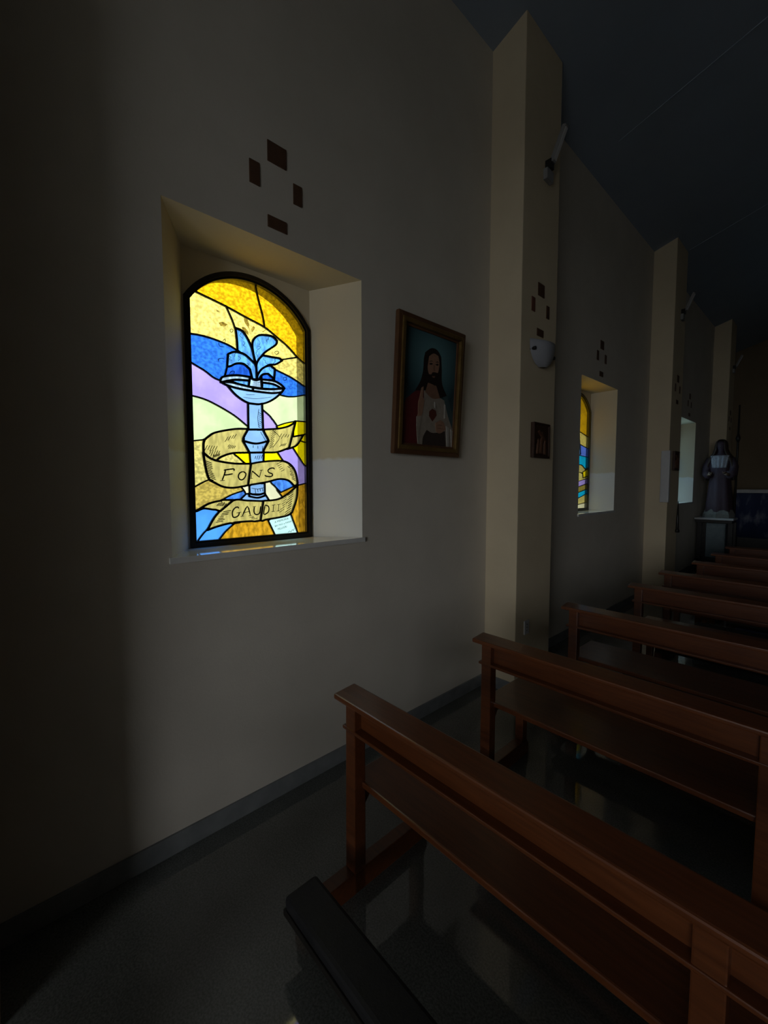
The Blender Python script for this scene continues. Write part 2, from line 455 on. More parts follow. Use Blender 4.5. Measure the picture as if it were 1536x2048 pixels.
M['skin_st'] = mat('painted_statue_skin', (.20, .135, .095), (.24, .16, .115), 14, .55)
M['bib'] = mat('white_lace_bib', (.20, .20, .23), (.32, .32, .35), 40, .75)
M['rock'] = mat('grey_statue_base', (.12, .12, .11), (.18, .18, .165), 10, .8, .5, 30)
M['teal'] = mat('pale_teal_cloth', (.20, .27, .30), (.26, .33, .36), 8, .7)

def floor_mat():
    mt, nt, b = new_mat('polished_grey_terrazzo')
    a = ramp2(nt, noise(nt, 140, 2), (.085, .09, .082), (.155, .162, .15), .35, .65)
    c = ramp2(nt, noise(nt, 3, 4), (.75, .75, .75), (1.1, 1.1, 1.1))
    mx = nt.nodes.new('ShaderNodeMixRGB'); mx.blend_type = 'MULTIPLY'; mx.inputs[0].default_value = 1
    nt.links.new(a, mx.inputs[1]); nt.links.new(c, mx.inputs[2]); nt.links.new(mx.outputs[0], b.inputs['Base Color'])
    rr = nt.nodes.new('ShaderNodeMapRange'); nt.links.new(noise(nt, 5, 3), rr.inputs[0])
    rr.inputs[3].default_value = .03; rr.inputs[4].default_value = .09; nt.links.new(rr.outputs[0], b.inputs['Roughness'])
    b.inputs['IOR'].default_value = 1.9
    return mt
M['floor'] = floor_mat()

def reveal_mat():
    """plaster of the window recess: whiter below an uneven line, yellower above"""
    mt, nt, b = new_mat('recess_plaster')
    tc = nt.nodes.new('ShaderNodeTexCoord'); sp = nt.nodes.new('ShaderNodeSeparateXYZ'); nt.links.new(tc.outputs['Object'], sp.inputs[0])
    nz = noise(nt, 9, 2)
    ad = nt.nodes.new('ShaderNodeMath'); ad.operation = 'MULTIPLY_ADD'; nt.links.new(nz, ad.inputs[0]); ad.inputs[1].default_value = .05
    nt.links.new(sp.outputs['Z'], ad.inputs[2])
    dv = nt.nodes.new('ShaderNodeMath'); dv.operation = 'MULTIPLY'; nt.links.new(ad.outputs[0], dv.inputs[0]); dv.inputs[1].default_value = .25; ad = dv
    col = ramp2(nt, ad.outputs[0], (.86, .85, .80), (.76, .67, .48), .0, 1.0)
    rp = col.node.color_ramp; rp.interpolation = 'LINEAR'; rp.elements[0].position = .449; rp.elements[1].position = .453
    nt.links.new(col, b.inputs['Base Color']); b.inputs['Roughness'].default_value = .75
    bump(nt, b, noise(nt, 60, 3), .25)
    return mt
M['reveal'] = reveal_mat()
M['jamb'] = mat('outer_jamb_plaster', (.55, .53, .48), (.62, .60, .55), 3, .85)

def s2l(c): return tuple((k/255/12.92) if k/255 <= .04045 else ((k/255+.055)/1.055)**2.4 for k in c)
GLASS = {  # colour seen against the sky, texture kind
    'amber': ((212, 178, 20), 'hammered'), 'pale': ((220, 208, 122), 'hammered'), 'pale2': ((212, 200, 118), 'hammered'),
    'blue': ((52, 126, 215), 'hammered'), 'deep': ((40, 105, 205), 'streaky'), 'lavender': ((180, 166, 222), 'smooth'),
    'green': ((202, 216, 176), 'smooth'), 'straw': ((212, 204, 132), 'hammered'), 'straw2': ((198, 182, 96), 'hammered'),
    'yellow': ((246, 232, 8), 'smooth'), 'white': ((230, 230, 200), 'smooth'), 'skyblue': ((88, 160, 240), 'streaky'),
    'sky': ((92, 180, 250), 'smooth'), 'ochre': ((205, 168, 40), 'streaky'), 'ice': ((206, 236, 232), 'smooth'),
    'water': ((104, 176, 230), 'streaky'), 'stone': ((168, 190, 205), 'streaky'), 'bowl': ((148, 186, 220), 'smooth'),
    'ribbon': ((190, 182, 118), 'brushed'), 'cyan': ((10, 190, 225), 'smooth'), 'cornflower': ((110, 150, 240), 'smooth'),
    'olive': ((150, 142, 70), 'brushed'), 'paleblue': ((196, 226, 236), 'smooth')}
GM = {}
def glass(kind):
    if kind in GM: return GM[kind]
    col, tex = GLASS[kind]
    lin = [k * 1.04 for k in s2l(col)]; top = max(lin)
    lin = [k * (1 + .35 * max(0, (k / top - .45) / .55)) for k in lin]   # the purest band of the glass passes most light
    tint = [min(1.0, k / SKY) ** .5 for k in lin]      # light crosses two faces
    mt = bpy.data.materials.new('stained_glass_' + kind); mt.use_nodes = True; nt = mt.node_tree
    nt.nodes.remove(nt.nodes['Principled BSDF']); out = nt.nodes['Material Output']
    par = {'hammered': (60, 1.5, .78, 1.08, (1, 1, 1.25)), 'streaky': (38, 5, .72, 1.08, (1, 1.6, .7)), 'smooth': (9, 3, .94, 1.04, (1, 1, 1)),
           'brushed': (26, 4, .86, 1.06, (1, 2.2, .8))}[tex]
    n = noise(nt, par[0], par[1], .5, stretch=par[4])
    c = ramp2(nt, n, tuple(t * par[2] for t in tint), tuple(min(1, t * par[3]) for t in tint), .36, .60)
    tr = nt.nodes.new('ShaderNodeBsdfTransparent'); nt.links.new(c, tr.inputs[0])
    gl = nt.nodes.new('ShaderNodeBsdfGlossy'); gl.inputs['Roughness'].default_value = .12
    bp = nt.nodes.new('ShaderNodeBump'); bp.inputs['Strength'].default_value = .4; bp.inputs['Distance'].default_value = .003
    nt.links.new(n, bp.inputs['Height']); nt.links.new(bp.outputs[0], gl.inputs['Normal'])
    mx = nt.nodes.new('ShaderNodeMixShader'); mx.inputs[0].default_value = .04
    nt.links.new(tr.outputs[0], mx.inputs[1]); nt.links.new(gl.outputs[0], mx.inputs[2]); nt.links.new(mx.outputs[0], out.inputs[0])
    GM[kind] = mt; return mt

def wash_mat():
    mt = bpy.data.materials.new('brown_glass_wash'); mt.use_nodes = True; nt = mt.node_tree
    nt.nodes.remove(nt.nodes['Principled BSDF']); tr = nt.nodes.new('ShaderNodeBsdfTransparent')
    nt.links.new(ramp2(nt, noise(nt, 90, 3), (.42, .36, .25), (.75, .70, .55)), tr.inputs[0])
    nt.links.new(tr.outputs[0], nt.nodes['Material Output'].inputs[0]); return mt
M['wash'] = wash_mat()

# ------------------------------------------------------------------ the room shell
Y0, Y1, XR = -7.0, 13.5, 6.0
EAVE, CEIL = 4.88, 6.77     # the ceiling rises gently from the side wall
fl = MB().box(-.36, XR + .3, Y0 - .3, Y1 + .3, -.12, 0).build('floor', M['floor'])
tag(fl, 'polished dark grey terrazzo floor under the pews', kind='structure')
tag(MB().box(-10, 20, -40, Y0 - .3, -.2, -.03).build('ground', M['paving']), 'dark paved ground outside the back doorway', kind='structure')
REC = (-.53, .525, 1.30, 2.80)         # recess opening about the window centre: y0, y1, z0, z1
ybr = [Y0 - .3]
for wy in WIN_Y: ybr += [wy + REC[0], wy + REC[1]]
ybr.append(Y1 + .3)
wl = MB()
for X in (0.0, -.36):
    for i in range(len(ybr) - 1):
        a, b = ybr[i], ybr[i+1]
        if i % 2 == 0: wl.quad((X, a, 0), (X, b, 0), (X, b, EAVE + .1), (X, a, EAVE + .1))
        else:
            wl.quad((X, a, 0), (X, b, 0), (X, b, REC[2]), (X, a, REC[2]))
            wl.quad((X, a, REC[3]), (X, b, REC[3]), (X, b, EAVE + .1), (X, a, EAVE + .1))
wall_left = wl.build('wall_left', M['plaster'])
tag(wall_left, 'cream plastered side wall with deep stained glass windows', kind='structure')
tag(MB().box(XR, XR + .3, Y0 - .3, Y1 + .3, 0, CEIL + .1).build('wall_right', M['ochre_paint']), 'dull brown plastered wall opposite the stained glass', kind='structure')
wb = MB(); a, b, zt = 2.6, 5.7, 3.2
wb.box(-.36, a, Y0 - .3, Y0, 0, CEIL + .1); wb.box(b, XR + .3, Y0 - .3, Y0, 0, CEIL + .1); wb.box(a, b, Y0 - .3, Y0, zt, CEIL + .1)
tag(wb.build('wall_back', M['ochre_paint']), 'dull brown back wall with an open doorway', kind='structure')
tag(MB().box(-.36, XR + .3, Y1, Y1 + .3, 0, CEIL + .1).build('wall_front', M['endwall']), 'dim brown end wall behind the altar', kind='structure')
cl = MB()
cl.prism_y([(-.36, EAVE - .108), (XR + .3, CEIL), (XR + .3, CEIL + .2), (-.36, CEIL + .2)], Y0 - .3, Y1 + .3)
tag(cl.build('ceiling', M['ceiling']), 'blue grey painted ceiling with a sloped edge', kind='structure')
for k, yy in enumerate((4.6, 7.4)):
    tag(MB().prism_y([(.3, EAVE + .083), (XR, EAVE + .3*XR - .007), (XR, EAVE + .3*XR + .01), (.3, EAVE + .10)], yy, yy + .018).build('trim_%d' % (k + 11), M['ceiling'], bevel=.002), 'thin raised joint strip across the ceiling', kind='structure')

PILY = (2.888, 6.90, 11.02, -.616); PW, PD = .556, .275
PILS = []
names = ('nearest cream pilaster with wall lamp and tiles', 'second cream pilaster with the slim white box', 'far cream pilaster beside the statue', 'cream pilaster just behind the viewpoint')
for k, py in enumerate(PILY):
    o = MB().box(-.02, PD if k < 3 else .30, py, py + PW, 0, EAVE + .15).build('trim_%d' % (k + 1), M['pilaster'], bevel=.006)
    tag(o, names[k], kind='structure'); PILS.append(o)
sk = MB(); SH, ST = .09, .012; prev = -.06
for py in sorted(PILY)[1:]:
    sk.box(0, ST, prev, py, 0, SH); sk.box(0, PD + ST, py - ST, py, 0, SH)
    sk.box(PD, PD + ST, py, py + PW, 0, SH); sk.box(0, PD + ST, py + PW, py + PW + ST, 0, SH)
    prev = py + PW + ST
sk.box(0, ST, prev, Y1, 0, SH)
tag(sk.build('baseboard_left', M['skirting'], bevel=.002), 'low grey marble skirting along the side wall', kind='structure')

# brown tiles set in fours above each window and on the pilasters
TILES = ((-.054, .047, 3.170, 3.266), (-.147, -.095, 3.030, 3.135), (.084, .134, 3.031, 3.129), (-.058, .045, 2.866, 2.922))
def tiles(cy, x, dz, parent, red=False):
    for k, (a, b, c, d) in enumerate(TILES):
        MB().box(x - .004, x + .005, cy + a, cy + b, c + dz, d + dz).build('wall_tile', M['tile_red' if red and k == 1 else 'tile'], parent, bevel=.002)
for wy in WIN_Y: tiles(wy, 0, 0, wall_left)
for k, py in enumerate(PILY[:3]): tiles(py + .29, PD, -.085, PILS[k], k == 0)

# ------------------------------------------------------------------ windows
FW, FSP, FAP = .70, 1.215, 1.41                     # frame width, spring height, apex height
AR = ((FW/2)**2 + (FAP-FSP)**2) / (2*(FAP-FSP)); ACV = FAP - AR
GX = -.245
def outline(off=0.0, n=28):
    """arched outline, inset by off; (u, v) in metres, counter-clockwise from bottom left"""
    R = AR - off; hw = FW/2 - off
    a0 = math.asin(hw / R); pts = [(off, off), (FW - off, off)]
    for i in range(n + 1):
        t = a0 - 2*a0*i/n; pts.append((FW/2 + R*math.sin(t), ACV + R*math.cos(t)))
    return pts

def smooth_closed(pts, sub=5):
    """rounds a traced outline, keeping its sharp corners"""
    n = len(pts); P = [Vector(p) for p in pts]; corner = []
    for i in range(n):
        a = (P[i] - P[i-1]); b = (P[(i+1) % n] - P[i])
        corner.append(a.length < 1e-6 or b.length < 1e-6 or a.angle(b) > math.radians(42))
    out = []
    for i in range(n):
        p1, p2 = P[i], P[(i+1) % n]
        p0 = P[i-1] if not corner[i] else p1 - (p2 - p1)*.5
        p3 = P[(i+2) % n] if not corner[(i+1) % n] else p2 + (p2 - p1)*.5
        for k in range(sub):
            t = k/sub
            out.append(.5*((2*p1) + (p2-p0)*t + (2*p0-5*p1+4*p2-p3)*t*t + (3*p1-p0-3*p2+p3)*t**3))
    return [(p.x, p.y) for p in out]

def leaded(parent, org, panes):
    """cuts the traced pieces into one true mosaic: every pane a mesh, lead came along every joint"""
    oy, oz = org
    vin, fin, info = [], [], []
    def addf(pts, layer, kind):
        if sum(pts[i-1][0]*pts[i][1] - pts[i][0]*pts[i-1][1] for i in range(len(pts))) < 0: pts = pts[::-1]
        n = len(vin); vin.extend(Vector(p) for p in pts); fin.append(list(range(n, n + len(pts)))); info.append((layer, kind))
    arch = outline(.012); addf(arch, -1, None)
    for layer, kind, pts in panes:
        addf(smooth_closed([(u/1000, v/1000) for u, v in pts]), layer, kind)
    V, E, F, _, _, FO = delaunay_2d_cdt(vin, [], fin, 0, 1e-4, True)
    win = []
    for f, ids in zip(F, FO):
        if 0 not in ids: win.append(-2); continue
        best = max((i for i in ids if i), key=lambda i: (info[i][0], i), default=-1)
        win.append(best)
    # gaps between traced pieces go to a touching pane
    edge = {}
    for fi, f in enumerate(F):
        for k in range(3):
            e = tuple(sorted((f[k], f[(k+1) % 3]))); edge.setdefault(e, []).append(fi)
    for _ in range(60):
        ch = False
        for e, fs in edge.items():
            if len(fs) == 2:
                a, b = fs
                if win[a] == -1 and win[b] > 0: win[a] = win[b]; ch = True
                elif win[b] == -1 and win[a] > 0: win[b] = win[a]; ch = True
        if not ch: break
    groups = {}
    for fi, wv in enumerate(win):
        if wv > 0: groups.setdefault(wv, []).append(fi)
    T = .004
    for wv in sorted(groups):
        fs = groups[wv]
        if sum(abs((V[F[f][1]]-V[F[f][0]]).cross(V[F[f][2]]-V[F[f][0]]))/2 for f in fs) < 6e-5: continue
        idx = {}; mb = MB(); S = set(fs)
        for f in fs:
            for i in F[f]: idx.setdefault(i, len(idx))
        ids = list(idx); nv = len(ids)
        vs = [(GX - T/2, oy + V[i].x, oz + V[i].y) for i in ids] + [(GX + T/2, oy + V[i].x, oz + V[i].y) for i in ids]
        faces = [tuple(idx[i] for i in F[f])[::-1] for f in fs] + [tuple(nv + idx[i] for i in F[f]) for f in fs]
        mb.add(vs, faces)
        me = bpy.data.meshes.new('pane'); me.from_pydata(mb.v, [], mb.f); me.update(); me.materials.append(glass(info[wv][1]))
        link('pane', me, parent)
    lead = MB(); H = .0055
    for (i, j), fs in edge.items():
        ws = [win[f] for f in fs]
        if len(ws) == 2 and ws[0] != ws[1] and max(ws) > 0:
            ly = max(info[w][0] if w > 0 else 0 for w in ws)
            w = (.0036, .0042, .0052, .0056)[max(ly, 0)]
            a, b = V[i], V[j]; d = (b - a)
            if d.length < 1e-5: continue
            d.normalize(); n = Vector((-d.y, d.x)) * w; d = d * w * .75
            q = [a - d - n*.6, a - d*1.2, a - d + n*.6, a + n, b + n, b + d + n*.6, b + d*1.2, b + d - n*.6, b - n, a - n]
            q = q[::-1]
            lead.prism_x([(oy + p.x, oz + p.y) for p in q], GX - H, GX + H)
    me = bpy.data.meshes.new('lead_came'); me.from_pydata(lead.v, [], lead.f); me.update(); me.materials.append(M['lead'])
    link('lead_came', me, parent)

def stroke(mb, pts, w, oy, oz, x0, x1):
    P = [Vector(p) for p in pts]; n = len(P)
    if n > 2:
        Q = []
        for i in range(n - 1):
            p0 = P[max(i-1, 0)]; p1 = P[i]; p2 = P[i+1]; p3 = P[min(i+2, n-1)]
            for k in range(3):
                t = k/3; Q.append(.5*((2*p1) + (p2-p0)*t + (2*p0-5*p1+4*p2-p3)*t*t + (3*p1-p0-3*p2+p3)*t**3))
        Q.append(P[-1]); P = Q; n = len(P)
    L, Rr = [], []
    for i in range(n):
        d = P[min(i+1, n-1)] - P[max(i-1, 0)]
        if d.length < 1e-7: d = Vector((1, 0))
        d.normalize(); nn = Vector((-d.y, d.x)) * w/2 * (.55 if i in (0, n-1) else 1)
        L.append(P[i] + nn); Rr.append(P[i] - nn)
    for i in range(n - 1):
        q = [Rr[i], Rr[i+1], L[i+1], L[i]]
        mb.prism_x([(oy + p.x, oz + p.y) for p in q], x0, x1)

def text_mesh(txt):
    cu = bpy.data.curves.new('t', 'FONT'); cu.body = txt; cu.size = 1.0; cu.resolution_u = 2
    o = bpy.data.objects.new('t', cu); COL.objects.link(o)
    dg = bpy.context.evaluated_depsgraph_get(); me = o.evaluated_get(dg).to_mesh()
    vs = [v.co.copy() for v in me.vertices]; fs = [tuple(p.vertices) for p in me.polygons]
    bpy.data.objects.remove(o, do_unlink=True); bpy.data.curves.remove(cu)
    return vs, fs

def window(n, wy, panes, label):
    """recess centred on wy in the left wall: splayed reveal, marble sill, iron frame, leaded panes"""
    root = empty('window_%d' % n, (0, 0, 0)); tag(root, label, kind='structure')
    a, b, z0, z1 = wy + REC[0], wy + REC[1], REC[2], REC[3]          # opening at the wall face
    fy, fz = wy - .38, 1.315                                        # frame's lower left corner
    ia, ib, iz0, iz1 = fy - .004, fy + FW + .004, 1.31, 2.758       # opening at the frame
    rv = MB(); X = -.235
    rv.quad((0, a, z0), (X, ia, iz0), (X, ia, iz1), (0, a, z1))
    rv.quad((0, b, z0), (0, b, z1), (X, ib, iz1), (X, ib, iz0))
    rv.quad((0, a, z1), (X, ia, iz1), (X, ib, iz1), (0, b, z1))
    rv.quad((0, a, z0), (0, b, z0), (X, ib, iz0), (X, ia, iz0))
    o_ = [(fy + u, fz + v) for u, v in outline(.004)][2:]            # spandrel above the arch
    for i in range(len(o_) - 1):
        (y2, zz2), (y3, zz3) = o_[i], o_[i+1]
        rv.quad((X, y2, zz2), (X, y2, iz1), (X, y3, iz1), (X, y3, zz3))
    rv.quad((X, o_[0][0], iz0), (X, ib, iz0), (X, ib, iz1), (X, o_[0][0], iz1))
    rv.quad((X, ia, iz0), (X, o_[-1][0], iz0), (X, o_[-1][0], iz1), (X, ia, iz1))
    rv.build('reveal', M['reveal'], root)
    jb = MB(); full = [(fy + u, fz + v) for u, v in outline(.006)]; nn = len(full)
    for i in range(nn):
        p, q = full[i], full[(i+1) % nn]
        jb.quad((X, *p), (X, *q), (-.37, *q), (-.37, *p))
    jb.build('outer_jamb', M['jamb'], root)
    # outer wall face round the arch, so that no daylight slips past the opening
    fc = MB(); arc = full[2:]
    for i in range(len(arc) - 1):
        fc.quad((-.36, *arc[i]), (-.36, arc[i][0], z1), (-.36, arc[i+1][0], z1), (-.36, *arc[i+1]))
    fc.quad((-.36, arc[0][0], z0), (-.36, b, z0), (-.36, b, z1), (-.36, arc[0][0], z1))
    fc.quad((-.36, a, z0), (-.36, arc[-1][0], z0), (-.36, arc[-1][0], z1), (-.36, a, z1))
    fc.quad((-.36, a, z0), (-.36, b, z0), (-.36, b, full[0][1]), (-.36, a, full[0][1]))
    fc.build('outer_face', M['jamb'], root)
    sl = MB(); zt, zb = 1.314, 1.288
    pts = [(X, ia), (X, ib), (0, b), (.0, b + .012), (.014, b + .012), (.014, a - .012), (0, a - .012), (0, a)]
    k = len(pts)
    sl.add([(x, y, zb) for x, y in pts] + [(x, y, zt) for x, y in pts], [tuple(range(k)), tuple(range(k, 2*k))] + [(i, (i+1) % k, k + (i+1) % k, k + i) for i in range(k)])
    sl.build('sill', M['sill'], root)
    for nm, o1, o2, x0, x1 in (('frame', 0, .021, -.268, -.222), ('frame_bead', .019, .031, -.256, -.234)):
        fr = MB(); A_, B_ = outline(o1), outline(o2); q = len(A_)
        pr = [(fy + u, fz + v) for u, v in A_]; qr = [(fy + u, fz + v) for u, v in B_]
        vs = [(x0, *p) for p in pr] + [(x1, *p) for p in pr] + [(x0, *p) for p in qr] + [(x1, *p) for p in qr]
        fs = []
        for i in range(q):
            j = (i+1) % q
            fs += [(q+i, q+j, 3*q+j, 3*q+i), (i, 2*q+i, 2*q+j, j), (i, j, q+j, q+i), (2*q+i, 3*q+i, 3*q+j, 2*q+j)]
        fr.add(vs, fs).build(nm, M['black'], root)
    leaded(root, (fy, fz), panes)
    return root, fy, fz

w1, fy, fz = window(1, WIN_Y[0], PANES, 'arched stained glass window of a blue fountain wound with a scroll')
ink = MB(); wash = MB(); letters = MB(); n_letters = 26
for k, (w, pts) in enumerate(INK):
    q = [(u/1000, v/1000) for u, v in pts]; x0, x1 = GX + .0022, GX + .0030
    if w < 0: wash.prism_x([(fy + u, fz + v) for u, v in smooth_closed(q, 3)][::-1], x0, x1)
    else: stroke(letters if k < n_letters else ink, q, w*.0014 if k < n_letters else w*.001, fy, fz, x0, x1)
letters.build('scroll_lettering', M['ink'], w1); ink.build('painted_hatching', M['ink'], w1); wash.build('painted_drops', M['wash'], w1)
o0, ox, oyv = [Vector((a/1000, b/1000)) for a, b in INSCR]
ax = (ox - o0).normalized(); ay = Vector((-ax.y, ax.x)); ins = MB()
for k, (t, dx, sz) in enumerate((('A MEMORIA', 0, .017), ('BRUNO e FANNY', -.004, .0155), ('PELLIGRI', .010, .016))):
    vs, fs = text_mesh(t)
    base = o0 + ay*(-.001 - .0215*k) + ax*dx
    pv = [base + ax*v.x*sz + ay*v.y*sz for v in vs]
    ins.add([(GX + .003, fy + p.x, fz + p.y) for p in pv], fs)
ins.build('inscription', M['ink'], w1)

# second window: only a sliver of its glass shows from the aisle
W2 = [(0, 'amber', [(-20, 1040), (720, 900), (720, 1500), (-20, 1500)]), (0, 'pale', [(-20, 1040), (720, 900), (720, 760), (-20, 880)]),
      (0, 'cornflower', [(-20, 880), (720, 760), (720, 660), (-20, 690)]), (0, 'cyan', [(-20, 690), (720, 660), (720, 540), (420, 480), (-20, 520)]),
      (0, 'straw', [(-20, 520), (420, 480), (720, 540), (720, 400), (-20, 300)]), (0, 'lavender', [(-20, 300), (720, 400), (720, 340), (-20, 220)]),
      (0, 'olive', [(-20, 220), (720, 340), (720, 270), (-20, 150)]), (0, 'cyan', [(-20, 150), (720, 270), (720, 215), (300, 130), (-20, 90)]),
      (0, 'straw', [(-20, 90), (300, 130), (720, 215), (720, 100), (-20, 40)]), (0, 'white', [(-20, 40), (720, 100), (720, -10), (-20, -10)]),
      (1, 'ribbon', [(180, 420), (260, 520), (480, 560), (640, 500), (620, 430), (450, 470), (300, 440), (240, 380)]),
      (1, 'yellow', [(540, 470), (690, 520), (690, 430), (560, 400)]),
      (1, 'water', [(230, 700), (330, 900), (370, 980), (420, 880), (470, 690), (360, 640)]),
      (1, 'stone', [(320, 80), (400, 80), (390, 640), (330, 640)])]
window(2, WIN_Y[1], W2, 'second arched stained glass window, seen at a slant past the near pilaster')
W3 = [(0, 'paleblue', [(-20, 700), (720, 760), (720, 1500), (-20, 1500)]), (0, 'sky', [(-20, 700), (720, 760), (720, 560), (-20, 500)]),
      (0, 'ice', [(-20, 500), (720, 560), (720, 260), (-20, 330)]), (0, 'paleblue', [(-20, 330), (720, 260), (720, -10), (-20, -10)])]
window(3, WIN_Y[2], W3, 'third window recess glowing pale blue beyond the second pilaster')

# ------------------------------------------------------------------ framed picture
pic = empty('framed_picture', (.012, 1.812, 1.823)); pic.rotation_euler = (0, math.radians(3.2), 0)
tag(pic, 'gilt framed devotional picture of a robed bearded figure on the wall', 'picture')
PWd, PHt = .655, .857
def moulding(o1, o2, x0, x1, m_, nm, bev=.006):
    for (c, d) in (((0, 0), (1, 0)), ((1, 0), (1, 1)), ((1, 1), (0, 1)), ((0, 1), (0, 0))):
        def pt(q, o): return (o if q[0] == 0 else PWd - o, o if q[1] == 0 else PHt - o)
        pr = [pt(c, o1), pt(d, o1), pt(d, o2), pt(c, o2)]
        MB().prism_x(pr, x0, x1).build(nm, m_, pic, bevel=bev)
moulding(0, .040, 0, .034, M['framewood'], 'frame_rail')
moulding(.030, .058, .0, .044, M['gilt'], 'gilt_moulding')
moulding(.058, .072, .0, .022, M['framewood'], 'inner_slip', .002)
def canvas_mat():
    mt, nt, b = new_mat('teal_picture_ground')
    tc = nt.nodes.new('ShaderNodeTexCoord'); mp = nt.nodes.new('ShaderNodeMapping'); nt.links.new(tc.outputs['Object'], mp.inputs[0])
    mp.inputs['Location'].default_value = (0, -.35, -.63)
    ln = nt.nodes.new('ShaderNodeVectorMath'); ln.operation = 'LENGTH'; nt.links.new(mp.outputs[0], ln.inputs[0])
    r = ramp2(nt, ln.outputs['Value'], (.11, .24, .265), (.014, .043, .054), .08, .30)
    r.node.color_ramp.elements.new(.55).color = (.022, .07, .09, 1)
    nt.links.new(r, b.inputs['Base Color']); b.inputs['Roughness'].default_value = .5
    return mt
MB().prism_x([(.06, .06), (PWd-.06, .06), (PWd-.06, PHt-.06), (.06, PHt-.06)], .004, .012).build('canvas', canvas_mat(), pic)
FC = {k: tuple(q*.8 for q in v) for k, v in {'robe': (.13, .018, .02), 'tunic': (.34, .29, .24), 'mantle': (.05, .09, .10), 'shade': (.05, .035, .03), 'hair': (.018, .010, .008),
      'skin': (.36, .20, .13), 'skin2': (.25, .13, .085), 'heart': (.12, .03, .02), 'fold': (.45, .42, .38)}.items()}
for k, (c, pts) in enumerate(FIGURE):
    if 'pic_' + c not in M: M['pic_' + c] = mat('picture_' + c, FC[c], tuple(q*1.3 for q in FC[c]), 30, .5)
    q = smooth_closed([(min(max(u/1000, .073), PWd-.073), min(max(v/1000, .073), PHt-.073)) for u, v in pts], 4)
    MB().prism_x(q[::-1], .011, .0125 + .0002*k).build('painted_figure', M['pic_' + c], pic)

# ------------------------------------------------------------------ carved plaques on the pilasters
def plaque(y0, label):
    t = empty('carved_plaque', (PD, y0, 1.84)); tag(t, label, 'plaque', 'carved wooden plaques on the pilasters')
    W, H = .258, .272
    MB().box(0, .022, 0, W, 0, H).build('board', M['icon'], t, bevel=.004)
    for a_, b_, c_, d_ in ((0, W, 0, .016), (0, W, H-.016, H), (0, .016, .016, H-.016), (W-.016, W, .016, H-.016)):
        MB().box(.022, .032, a_, b_, c_, d_).build('border', M['icon'], t, bevel=.002)
    def fig(cy, cz, h, lean):
        r = []
        for k in range(9):
            s = k/8; wd = (.030, .032, .028, .024, .026, .024, .010, .017, .006)[k]*h/.16
            r.append([(.022 + .012*math.sin(a)*(.9 if k < 8 else .3) if math.sin(a) > 0 else .020, cy + lean*s + wd*math.cos(a), cz + h*s) for a in [2*math.pi*i/10 for i in range(10)]])
        MB().loft(r).build('relief_figure', M['icon2'], t, smooth=True)
    fig(.125, .035, .17, .015); fig(.07, .03, .12, .01); fig(.19, .03, .13, -.012)
    MB().prism_x([(.07, .20), (.08, .212), (.19, .14), (.182, .128)], .02, .036).build('relief_beam', M['icon2'], t)
    return t
plaque(PILY[0] + .17, 'small dark carved wooden plaque below the wall lamp on the nearest pilaster')
plaque(PILY[1] + .17, 'small dark carved plaque on the second pilaster, beside the slim white box')

# ------------------------------------------------------------------ wall lamp
t = empty('wall_lamp', (PD, PILY[0] + .297, 2.645)); tag(t, 'frosted white glass wall lamp shaped like a shallow bowl on the nearest pilaster', 'lamp')
sh = MB(); N = 18; K = 10; hw = .183
rows = []
for j in range(K + 1):
    s = j/K; row = []
    wd = hw * math.sqrt(max(0.0, 1 - (s*.985)**2.4)); z = .072 - .175*s
    for i in range(N + 1):
        u = -1 + 2*i/N
        bul = .085*(1 - u*u)*math.sqrt(max(0, 1 - (s*.9)**2)) + .012
        row.append((bul, wd*u, z + .012*u*u*(1 - s)))
    rows.append(row)
for thick in (0, 1):
    n0 = len(sh.v)
    sh.v += [(x - .005*thick, y*(1 - .02*thick), z) for r in rows for x, y, z in r]
    for j in range(K):
        for i in range(N): sh.f.append((n0+j*(N+1)+i, n0+j*(N+1)+i+1, n0+(j+1)*(N+1)+i+1, n0+(j+1)*(N+1)+i))
half = (N+1)*(K+1)
for i in range(N): sh.f.append((i, i+1, half+i+1, half+i))
sh.build('glass_shade', M['glassfrost'], t, smooth=True)
MB().box(0, .03, -.07, .07, -.05, .05).build('back_plate', M['grey'], t, bevel=.004)
for y, z in ((-.158, .012), (.150, -.005)):
    MB().tube([(0, y, z), (.034, y, z), (.046, y, z)], [.006, .014, .013], 12).build('clip', M['black'], t, smooth=True)

# ------------------------------------------------------------------ slim tilted floodlights high on the pilasters
fl_l = ('slim tilted white floodlight high on the nearest pilaster', 'slim tilted white floodlight high on the second pilaster', 'slim tilted white floodlight high on the far pilaster')
for k, py in enumerate(PILY[:3]):
    t = empty('floodlight', (PD, py + .33, 4.05)); tag(t, fl_l[k], 'lamp', 'floodlights on the pilasters')
    MB().box(0, .035, -.05, .05, -.10, -.02).build('junction_box', M['grey'], t, bevel=.004)
    MB().box(0, .05, -.025, .025, -.02, .05).build('bracket', M['black'], t, bevel=.004)
    c, s = math.cos(math.radians(24)), math.sin(math.radians(24))
    def rt(x, z): return (.032 + x*c + z*s, .03 - x*s + z*c)
    body = [rt(0, 0), rt(.03, 0), rt(.03, .235), rt(0, .235)]
    MB().prism_y(body, -.022, .022).build('housing', M['grey'], t, bevel=.004)
    MB().prism_y([rt(.03, .015), rt(.034, .015), rt(.034, .22), rt(.03, .22)], -.016, .016).build('lens', M['white'], t)

